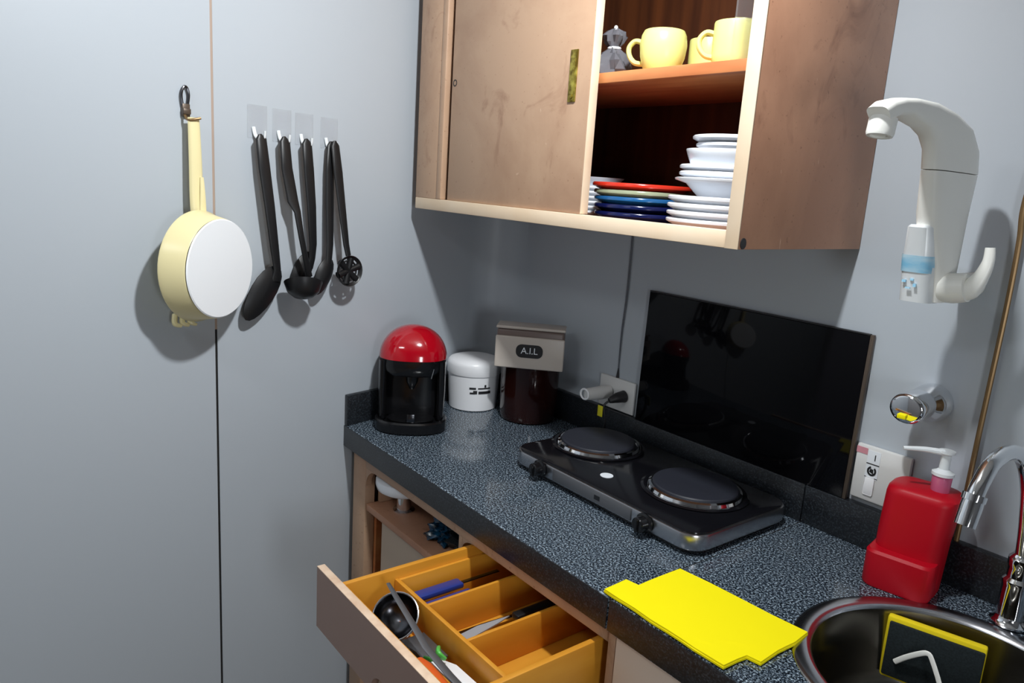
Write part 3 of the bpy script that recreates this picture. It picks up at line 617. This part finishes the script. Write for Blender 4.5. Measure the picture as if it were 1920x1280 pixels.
# black glass panel leaning on the wall, standing on the upstand
t = root('black_glass_panel', (.83, -.012, .0872), 'large black glass panel leaning against the wall behind the hob', 'glass panel')
def lean(bm): bmesh.ops.transform(bm, matrix=Matrix.Translation(V(0, -.016, .0878)) @ Matrix.Rotation(math.radians(-1.4), 4, 'X'), verts=bm.verts)
b = newbm(); box(b, .536, 1.122, -.0035, .0035, 0, .345, bev=.001); lean(b); part('glass', b, 'blackglass', t, False)
b = newbm(); box(b, 1.1225, 1.130, -.004, .005, 0, .3475, bev=.001); lean(b); part('frame_side', b, 'bronzeframe', t, False, label='bronze side frame')
b = newbm(); box(b, .536, 1.1222, -.004, .004, .3455, .3485, bev=.0006); lean(b); part('frame_top', b, 'ink', t, False)
# ------------------------------------------------------------------ outlets and cables on the back wall
t = root('wall_outlet', (.450, -.001, .133), 'white wall socket plate left of the black glass panel', 'outlet')
b = newbm(); box(b, .384, .516, -.010, -.0005, .089, .178, bev=.003); part('plate', b, 'outlet', t, False)
for x in (.425, .480):
    b = newbm(); lathe(b, [(.016, 0), (.016, .0012), (.001, .0012)], (x, -.0102, .133), n=20, mtx=Matrix.Rotation(PI/2, 4, 'X')); part('socket', b, 'greycable', t, False)
t = root('white_plug_adapter', (.420, -.012, .133), 'white rounded plug adapter in the left wall socket', 'plug')
b = newbm(); tube(b, [(.425, -.0118, .134), (.422, -.045, .134), (.416, -.080, .133), (.412, -.090, .133)], [.018, .019, .017, .015], n=20, flat=.9, smooth=0); part('body', b, 'outlet', t, False)
b = newbm(); n = 20; tube(b, [(.411+.0*k, -.0915, .133)+() if False else (.411+.016*math.cos(2*PI*k/n), -.092, .133+.014*math.sin(2*PI*k/n)) for k in range(n)], .0028, n=8, smooth=0, closed=True); part('ring', b, 'white', t, False)
t = root('black_plug', (.485, -.012, .128), 'black plug in the left wall socket with a cable hanging down', 'plug')
b = newbm(); tube(b, [(.482, -.0118, .135), (.478, -.036, .133), (.472, -.058, .126)], [.017, .014, .007], n=14, smooth=3); part('body', b, 'cable', t, False)
b = newbm(); tube(b, [(.471, -.058, .125), (.466, -.070, .110), (.470, -.064, .070), (.452, -.052, .030), (.425, -.050, .006), (.38, -.052, .005), (.335, -.045, .005)], .0032, n=8); part('cord', b, 'cable', t, False)
b = newbm(); box(b, .452, .470, -.0785, -.0765, .082, .112, bev=.0005); part('tag', b, 'yellowtag', t, False, label='yellow cable tag')
t = root('thin_cable', (.445, -.003, .19), 'thin dark double cable running up the wall from the left socket', 'cable')
b = newbm(); tube(b, [(.443, -.0025, .185), (.4405, -.0025, .30), (.446, -.0025, .42), (.4455, -.0025, .598)], .0012, n=6); part('strand', b, 'greycable', t, False)
b = newbm(); tube(b, [(.443, -.0025, .185), (.4445, -.0025, .30), (.4515, -.0025, .42), (.4505, -.0025, .598)], .0012, n=6); part('strand', b, 'greycable', t, False)
b = newbm(); tube(b, [(.4432, -.003, .178), (.4432, -.003, .205)], [.0045, .0016], n=8, smooth=0); part('grommet', b, 'cable', t, False)
t = root('switch_plate', (1.186, -.001, .15), 'white switch plate with a small printed label right of the glass panel', 'switch')
b = newbm(); box(b, 1.133, 1.243, -.012, -.0005, .098, .213, bev=.004); part('plate', b, 'outlet', t, False)
b = newbm(); box(b, 1.160, 1.180, -.0155, -.0122, .112, .150, bev=.003); part('rocker', b, 'white', t, False)
b = newbm(); box(b, 1.158, 1.184, -.0128, -.0121, .146, .205); st = part('sticker', b, 'whiteink', t, False)
b = newbm(); box(b, 1.158, 1.184, -.0132, -.0129, .1765, .1785); box(b, 1.158, 1.184, -.0132, -.0129, .1485, .150)
mk = Matrix.Translation(V(1.171, -.0132, .163)) @ Matrix.Rotation(PI/2, 4, 'X')
n = 20; R1 = [V(.009*math.cos(2*PI*k/n), .010*math.sin(2*PI*k/n), 0) for k in range(n)]
b2 = newbm()
for k in range(n):
    if k in (3, 4, 5): continue
    a0_, a1_ = 2*PI*k/n, 2*PI*(k+1)/n
    b2.faces.new([b2.verts.new(V(r_*math.cos(a_), r_*1.1*math.sin(a_), 0)) for r_, a_ in ((.0055, a0_), (.0095, a0_), (.0095, a1_), (.0055, a1_))])
b2.faces.new([b2.verts.new(V(x_, y_, 0)) for x_, y_ in ((-.005, -.002), (.004, -.006), (.003, .004), (-.003, .005))])
merge(b, b2, mk); textmesh(b, 'I', .018, Matrix.Translation(V(1.174, -.0132, .191)) @ Matrix.Rotation(PI/2, 4, 'X'))
part('printed_mark', b, 'ink', st, False)
b = newbm(); box(b, 1.134, 1.157, -.0128, -.0121, .194, .207); part('pink_print', b, 'pinkink', t, False, label='faded pink print')
# ------------------------------------------------------------------ bronze pipe on the wall
t = root('bronze_pipe', (1.345, -.012, .087), 'thin bronze coloured pipe running up the wall right of the water filter', 'pipe')
b = newbm(); tube(b, [(1.345, -.012, .0875), (1.347, -.012, .30), (1.350, -.012, .52), (1.349, -.012, .64), (1.345, -.012, .70), (1.352, -.012, .78), (1.365, -.012, .90)], .0048, n=10); part('pipe', b, 'bronze', t, False)
# ------------------------------------------------------------------ wall tap knob
t = root('wall_tap', (1.285, 0, .335), 'round chrome wall valve under the water filter', 'tap')
mk = Matrix.Rotation(PI/2, 4, 'X')
b = newbm(); lathe(b, [(.037, .0003), (.0375, .008), (.036, .020), (.032, .032), (.026, .042), (.022, .060), (.001, .060)], (1.256, 0, .330), n=40, mtx=mk); part('flange', b, 'chrome', t, False, smooth=60)
b = newbm(); lathe(b, [(.022, .040), (.026, .044), (.0285, .054), (.029, .078), (.0290, .094), (.027, .100), (.022, .102), (.001, .1025)], (1.252, 0, .336), n=40, mtx=Matrix.Rotation(math.radians(4), 4, 'X') @ mk, sx=1.1); part('knob', b, 'chrome', t, False, smooth=60)
b = newbm(); box(b, 1.240, 1.256, -.1065, -.098, .310, .319, bev=.002); part('mark', b, 'yellow', t, False, label='small yellow mark')
# ------------------------------------------------------------------ water filter
t = root('water_filter', (1.275, 0, .55), 'white swan neck water filter tap mounted high on the wall', 'water filter')
def sect(x0, x1, c, d, nrm, n=28, p=3.2):
    """rounded section centred at c=(y,z), half depth d along nrm=(ny,nz), x extent"""
    o = []
    for k in range(n):
        a = 2*PI*k/n; c_, s_ = math.cos(a), math.sin(a); u = math.copysign(abs(c_)**(2/p), c_); v = math.copysign(abs(s_)**(2/p), s_)
        o.append(V((x0+x1)/2+(x1-x0)/2*u, c[0]+nrm[0]*d*v, c[1]+nrm[1]*d*v))
    return o
def prof(rows): return [sect(x0, x1, ((o_[0]+i_[0])/2, (o_[1]+i_[1])/2), math.hypot(o_[0]-i_[0], o_[1]-i_[1])/2, ((o_[0]-i_[0])/math.hypot(o_[0]-i_[0], o_[1]-i_[1]), (o_[1]-i_[1])/math.hypot(o_[0]-i_[0], o_[1]-i_[1]))) for x0, x1, o_, i_ in rows]
b = newbm(); rings(b, prof([(1.256, 1.302, (-.107, .536), (-.170, .536)), (1.257, 1.302, (-.100, .60), (-.188, .60)), (1.256, 1.302, (-.092, .68), (-.225, .68)), (1.262, 1.302, (-.084, .747), (-.248, .747))])); part('body', b, 'whitefil', t, False, smooth=50)
b = newbm(); rings(b, prof([(1.262, 1.302, (-.083, .7485), (-.248, .7485)), (1.263, 1.302, (-.095, .785), (-.258, .778)), (1.262, 1.302, (-.135, .818), (-.276, .796)), (1.260, 1.302, (-.200, .836), (-.300, .806)), (1.258, 1.301, (-.270, .845), (-.335, .812)), (1.262, 1.300, (-.335, .844), (-.355, .818)), (1.262, 1.299, (-.378, .840), (-.380, .815)), (1.262, 1.299, (-.410, .833), (-.400, .808)), (1.265, 1.297, (-.432, .822), (-.410, .803))])); part('neck', b, 'whitefil', t, False, smooth=50)
b = newbm(); lathe(b, [(.019, .026), (.019, .004), (.0175, 0), (.013, 0), (.013, .003), (.001, .003)], (1.280, -.408, .784), n=28, mtx=Matrix.Rotation(math.radians(-10), 4, 'X')); part('spout', b, 'whitefil', t, False)
b = newbm(); rings(b, prof([(1.240, 1.292, (-.130, .534), (-.190, .534)), (1.241, 1.293, (-.130, .60), (-.206, .60)), (1.249, 1.294, (-.135, .658), (-.226, .658)), (1.252, 1.292, (-.140, .662), (-.222, .662))])); cart = part('cartridge', b, 'frost', t, False, smooth=50, label='frosted filter cartridge')
b = newbm(); rings(b, prof([(1.2396, 1.2924, (-.129, .584), (-.2035, .584)), (1.2404, 1.2934, (-.129, .612), (-.2115, .612))]), cap=False); part('blue_band', b, 'bluelabel', cart, False, label='pale blue label band')
b = newbm()
for (x_, z_, w_, h_) in ((1.243, .566, .008, .006), (1.256, .570, .007, .005), (1.250, .556, .010, .004), (1.262, .560, .006, .008)): box(b, x_+.008, x_+.008+w_*.8, -.2010, -.1985, z_, z_+h_*.7)
part('printed_text', b, 'bluelabel', cart, False)
b = newbm(); lathe(b, [(.022, .0), (.022, .10)], (1.285, -.0005, .560), n=24, mtx=mk); part('wall_mount', b, 'whitefil', t, False)
b = newbm(); tube(b, [(1.296, -.150, .562), (1.312, -.150, .562), (1.334, -.150, .566)], [.024, .025, .023], n=24, smooth=3); kb = part('valve_knob', b, 'whitefil', t, False)
b = newbm(); tube(b, [(1.325, -.152, .560), (1.340, -.152, .566), (1.352, -.152, .588), (1.358, -.152, .612), (1.357, -.152, .634)], [.018, .017, .012, .009, .0075], n=14, flat=.8); part('lever', b, 'whitefil', kb, False)
# ------------------------------------------------------------------ faucet
t = root('gooseneck_faucet', (1.468, -.072, 0), 'chrome gooseneck faucet behind the sink', 'faucet')
b = newbm(); lathe(b, [(.028, .0045), (.029, .008), (.024, .012), (.0215, .020), (.0215, .075), (.023, .080), (.023, .084), (.018, .090), (.018, .108), (.020, .112), (.020, .124), (.013, .132), (.012, .14)], (1.468, -.072, 0), n=36); part('base', b, 'chrome', t, False)
b = newbm(); tube(b, [(1.468, -.074, .132), (1.468, -.090, .19), (1.468, -.122, .262), (1.468, -.175, .318), (1.468, -.236, .342), (1.468, -.298, .338), (1.468, -.333, .312), (1.468, -.348, .288)], .0115, n=20); part('neck', b, 'chrome', t, False)
b = newbm(); tube(b, [(1.468, -.346, .292), (1.468, -.350, .282), (1.468, -.361, .254)], [.0138, .0145, .014], n=20, smooth=0); tube(b, [(1.468, -.345, .298), (1.468, -.348, .289)], .016, n=20, smooth=0); part('aerator', b, 'chrome', t, False)
b = newbm(); tube(b, [(1.49, -.072, .115), (1.52, -.074, .122), (1.555, -.080, .135)], [.009, .007, .006], n=12, smooth=3); part('lever', b, 'chrome', t, False)
# ------------------------------------------------------------------ red soap dispenser
t = root('soap_dispenser', (1.306, -.094, 0), 'red plastic soap dispenser with a pump, standing behind the sink', 'soap dispenser', rz=math.radians(10))
def rr3(x0, x1, y0, y1, z, r=.02, n=6): return [V(p[0], p[1], z) for p in rrect(x0, x1, y0, y1, r, n)]
b = newbm(); rings(b, [rr3(-.066, .046, -.056, .030, .001, .02), rr3(-.068, .048, -.058, .032, .006, .02), rr3(-.068, .049, -.058, .032, .066, .02), rr3(-.064, .047, -.054, .032, .071, .018), rr3(-.058, .044, -.046, .032, .072, .016)]); part('front_caddy', b, 'redmat', t)
b = newbm(); rings(b, [rr3(-.062, .048, -.034, .052, .002, .026), rr3(-.062, .052, -.036, .054, .10, .028), rr3(-.059, .060, -.038, .056, .178, .030), rr3(-.057, .060, -.036, .055, .188, .029), rr3(-.050, .054, -.030, .050, .193, .026), rr3(-.022, .030, -.008, .030, .195, .014)]); part('bottle', b, 'redmat', t, smooth=50)
b = newbm(); lathe(b, [(.014, .190), (.0155, .193), (.0165, .222), (.0150, .224), (.001, .224)], (.022, .010, 0), n=24); part('collar', b, 'pink', t, label='translucent pink pump collar')
b = newbm(); lathe(b, [(.0185, .2245), (.0185, .230), (.012, .233), (.0085, .236), (.0085, .262), (.014, .266), (.014, .270), (.001, .271)], (.022, .010, 0), n=24)
tube(b, [(.018, .006, .2665), (-.010, -.010, .268), (-.040, -.028, .266)], [.006, .005, .0035], n=10, smooth=3); part('pump', b, 'frost', t)
# ------------------------------------------------------------------ folded yellow cloth
t = root('folded_cloth', (1.16, -.51, .0015), 'bright yellow folded cleaning cloth lying on the worktop edge', 'cloth')
b = newbm()
def clothlayer(poly, z0, z1, bend):
    pr = newbm(); prism(pr, poly, 'z', z0, z1)
    bmesh.ops.triangulate(pr, faces=pr.faces[:])
    for _ in range(2): bmesh.ops.subdivide_edges(pr, edges=[e for e in pr.edges if e.calc_length() > .03], cuts=1)
    for v in pr.verts:
        if bend and v.co.y < -.592: v.co.z += 0
        v.co.z += .0009*math.sin(v.co.x*70+v.co.y*30)+.0009
    return pr
pr = clothlayer([(1.024, -.6055), (1.020, -.546), (1.047, -.543), (1.046, -.430), (1.296, -.412), (1.301, -.458), (1.2985, -.500), (1.3005, -.548), (1.279, -.552), (1.277, -.572), (1.276, -.606), (1.168, -.607), (1.10, -.606)], .0015, .0048, True)
merge(b, pr); part('lower_layer', b, 'yellow', t, False, smooth=40)
b = newbm(); pr = clothlayer([(1.025, -.605), (1.021, -.547), (1.048, -.544), (1.047, -.431), (1.2955, -.413), (1.3002, -.458), (1.2977, -.500), (1.2997, -.5475), (1.2782, -.5515), (1.2762, -.572), (1.2752, -.605), (1.168, -.606)], .0050, .0080, True)
merge(b, pr); part('upper_layer', b, 'yellow', t, False, smooth=40)
# ------------------------------------------------------------------ sponge and wire holder in the sink
t = root('sponge', (1.402, -.188, -.138), 'large yellow sponge with dark scouring side standing against the sink wall', 'sponge', rz=math.radians(16))
b = newbm(); box(b, -.075, .075, .0, .016, .012, .128, bev=.004); part('foam', b, 'foam', t)
b = newbm(); box(b, -.070, .0735, -.0075, -.0002, .020, .1215, bev=.0025); part('scouring_pad', b, 'scour', t, label='dark scouring pad')
t = root('wire_stand', (1.43, -.235, -.156), 'bent pale plastic strip standing in the sink before the sponge', 'sink tool')
b = newbm(); tube(b, [(1.356, -.214, -.084), (1.372, -.214, -.066), (1.394, -.214, -.046), (1.404, -.213, -.041), (1.412, -.214, -.047), (1.435, -.222, -.082), (1.455, -.232, -.125), (1.466, -.240, -.150)], .0045, n=8, smooth=3, flat=.6); part('strip', b, 'whitefil', t, False)
# ------------------------------------------------------------------ niche contents
t = root('pedestal_dish', (.185, -.515, -.2018), 'white round dish on a chrome stem inside the open niche', 'dish')
b = newbm(); lathe(b, [(.030, 0), (.030, .003), (.020, .006), (.019, .048), (.024, .052)], n=28); part('stem', b, 'chrome', t)
b = newbm(); lathe(b, [(.020, .0525), (.058, .056), (.074, .066), (.078, .080), (.077, .092), (.074, .094), (.001, .094)], n=48); part('dish', b, 'platewhite', t, smooth=50)
t = root('crumpled_bag', (.385, -.50, -.2018), 'crumpled dark blue plastic bag on the niche shelf', 'bag')
b = newbm(); bmesh.ops.create_icosphere(b, subdivisions=4, radius=1)
for v in b.verts:
    p = v.co.copy(); k = 1+.22*math.sin(7*p.x+3*p.y)+.16*math.sin(11*p.y+5*p.z)+.12*math.sin(17*p.x-9*p.z)+random.uniform(-.05, .05)
    v.co = V(p.x*.058*k, p.y*.045*k, max(0.0, .018+p.z*.024*k))
part('film', b, 'teal', t, smooth=25)
b = newbm(); bmesh.ops.create_icosphere(b, subdivisions=3, radius=1)
for v in b.verts:
    p = v.co.copy(); k = 1+.25*math.sin(8*p.x+4*p.y)+.2*math.sin(13*p.y+6*p.z)+random.uniform(-.06, .06)
    v.co = V(.060+p.x*.050*k, .005+p.y*.040*k, max(0.0005, .018+p.z*.022*k))
part('grey_fold', b, 'darkfilm', t, smooth=25, label='dark grey folded end of the bag')
# ------------------------------------------------------------------ drawer contents
BZ = DZ0+.0064
t = root('tea_strainer', (.700, -.830, BZ+.022), 'round metal strainer with a pale rim at the drawer\'s left end', 'strainer')
mk2 = Matrix.Translation(V(.0, 0, .040)) @ Matrix.Rotation(math.radians(38), 4, 'X') @ Matrix.Rotation(math.radians(24), 4, 'Y')
b = newbm(); tube(b, [(.046*math.cos(2*PI*k/28), .046*math.sin(2*PI*k/28), 0) for k in range(28)], .0022, n=8, smooth=0, closed=True); bmesh.ops.transform(b, matrix=mk2, verts=b.verts); part('rim', b, 'steel', t)
b = newbm(); lathe(b, [(.045, 0), (.041, -.014), (.031, -.027), (.014, -.034), (.001, -.035)], n=28, mtx=mk2, cap=False); part('mesh', b, 'steeldark', t)
t = root('metal_tongs', (.80, -.845, BZ), 'long grey metal tongs lying along the drawer front', 'tongs')
for dy_, dz_ in ((0, 0), (.006, -.010)):
    b = newbm(); flatloop(b, [(.655, -.822+dy_, -.098+dz_), (.70, -.830+dy_, -.101+dz_), (.76, -.838+dy_, -.108+dz_), (.84, -.846+dy_, -.124+dz_), (.92, -.848+dy_, -.130+dz_), (.985, -.846+dy_, -.134+dz_)], [.004, .0055, .006, .007, .007, .006], .0012, nrm=(0, 0, 1)); part('arm', b, 'steelface', t, False)
t = root('grater', (.785, -.822, BZ), 'flat grey metal grater beside the strainer in the drawer', 'grater')
b = newbm(); box(b, .742, .828, -.842, -.790, BZ+.034, BZ+.038, bev=.001); part('blade', b, 'steelface', t, False)
for xx in (.742, .822):
    b = newbm(); box(b, xx, xx+.006, -.842, -.790, BZ, BZ+.0338); part('leg', b, 'steel', t, False)
t = root('green_clip', (.835, -.828, BZ+.04), 'small bright green plastic bag clip in the drawer', 'clip')
b = newbm(); tube(b, [(.822, -.806, -.150), (.836, -.818, -.142), (.850, -.826, -.140), (.858, -.816, -.148)], [.004, .008, .008, .004], n=10, flat=.6); part('jaw', b, 'green', t, False)
b = newbm(); tube(b, [(.818, -.836, -.160), (.835, -.830, -.158), (.848, -.818, -.162)], [.003, .005, .003], n=8, flat=.6); part('jaw', b, 'green', t, False)
t = root('white_spatula', (.91, -.81, BZ), 'flat white plastic blade lying along the drawer divider', 'spatula')
b = newbm(); prism(b, [(.838, -.834), (.846, -.812), (.870, -.800), (.990, -.796), (.992, -.832)], 'z', -.162, -.158, bev=.0008); part('blade', b, 'white', t, False)
t = root('orange_peeler', (.90, -.872, BZ), 'peeler with an orange handle at the drawer front', 'peeler')
b = newbm(); flatloop(b, [(.850, -.866, -.138), (.875, -.870, -.133), (.915, -.872, -.134), (.960, -.873, -.138), (.99, -.873, -.142)], [.009, .014, .015, .014, .010], .007, nrm=(0, 0, 1)); part('handle', b, 'orange', t, False)
b = newbm(); flatloop(b, [(.780, -.868, -.165), (.815, -.866, -.158), (.852, -.863, -.151)], [.009, .011, .006], .0015, nrm=(0, 0, 1)); part('blade', b, 'teal', t, False)
t = root('black_spatula', (.76, -.87, BZ), 'dark utensil handles lying under the tongs in the drawer', 'utensil')
b = newbm(); flatloop(b, [(.66, -.868, -.175), (.74, -.862, -.165), (.80, -.852, -.160), (.90, -.852, -.172), (.985, -.856, -.175)], [.012, .014, .012, .014, .014], .004, nrm=(0, 0, 1)); part('handle', b, 'blackmat', t, False)
bs = None
for i, (x, y, z_, lab) in enumerate(((.645, -.70, -.156, 'blue plastic handle in the left compartment, nearer the drawer side'), (.688, -.700, -.158, 'blue plastic handle in the left compartment, nearer the divider'))):
    t = root('blue_handle', (x, y, z_), lab, 'cutlery', 'blue handles in the drawer tray')
    b = newbm(); box(b, -.014, .014, -.062, .060, -.006, .006, bev=.004)
    part('grip', b, 'bluestick', t); b = newbm(); box(b, -.005, .005, .055, .16, -.001, .001, bev=.0004); part('blade', b, 'steeldark', t)
t = root('kitchen_knife', (.79, -.68, -.165), 'knife with a pale pointed blade in the middle compartment', 'knife')
b = newbm(); prism(b, [(.800, -.760), (.823, -.758), (.806, -.66), (.797, -.625), (.792, -.70)], 'z', -.160, -.1575); part('blade', b, 'knifeblade', t, False)
b = newbm(); box(b, .790, .812, -.615, -.50, -.170, -.156, bev=.004); part('handle', b, 'blackmat', t, False)
t = root('fork', (.755, -.60, BZ), 'dark metal fork lying in the middle compartment', 'fork')
b = newbm(); flatloop(b, [(.748, -.74, -.196), (.755, -.66, -.190), (.760, -.56, -.192), (.765, -.48, -.196)], [.007, .005, .004, .009], .0015, nrm=(0, 0, 1)); part('shaft', b, 'steeldark', t, False)
b = newbm(); [flatloop(b, [(.759+.004*k, -.479, -.196), (.759+.004*k, -.445, -.194)], [.0012, .0008], .0008, nrm=(0, 0, 1)) for k in range(4)]; part('tines', b, 'steeldark', t, False)
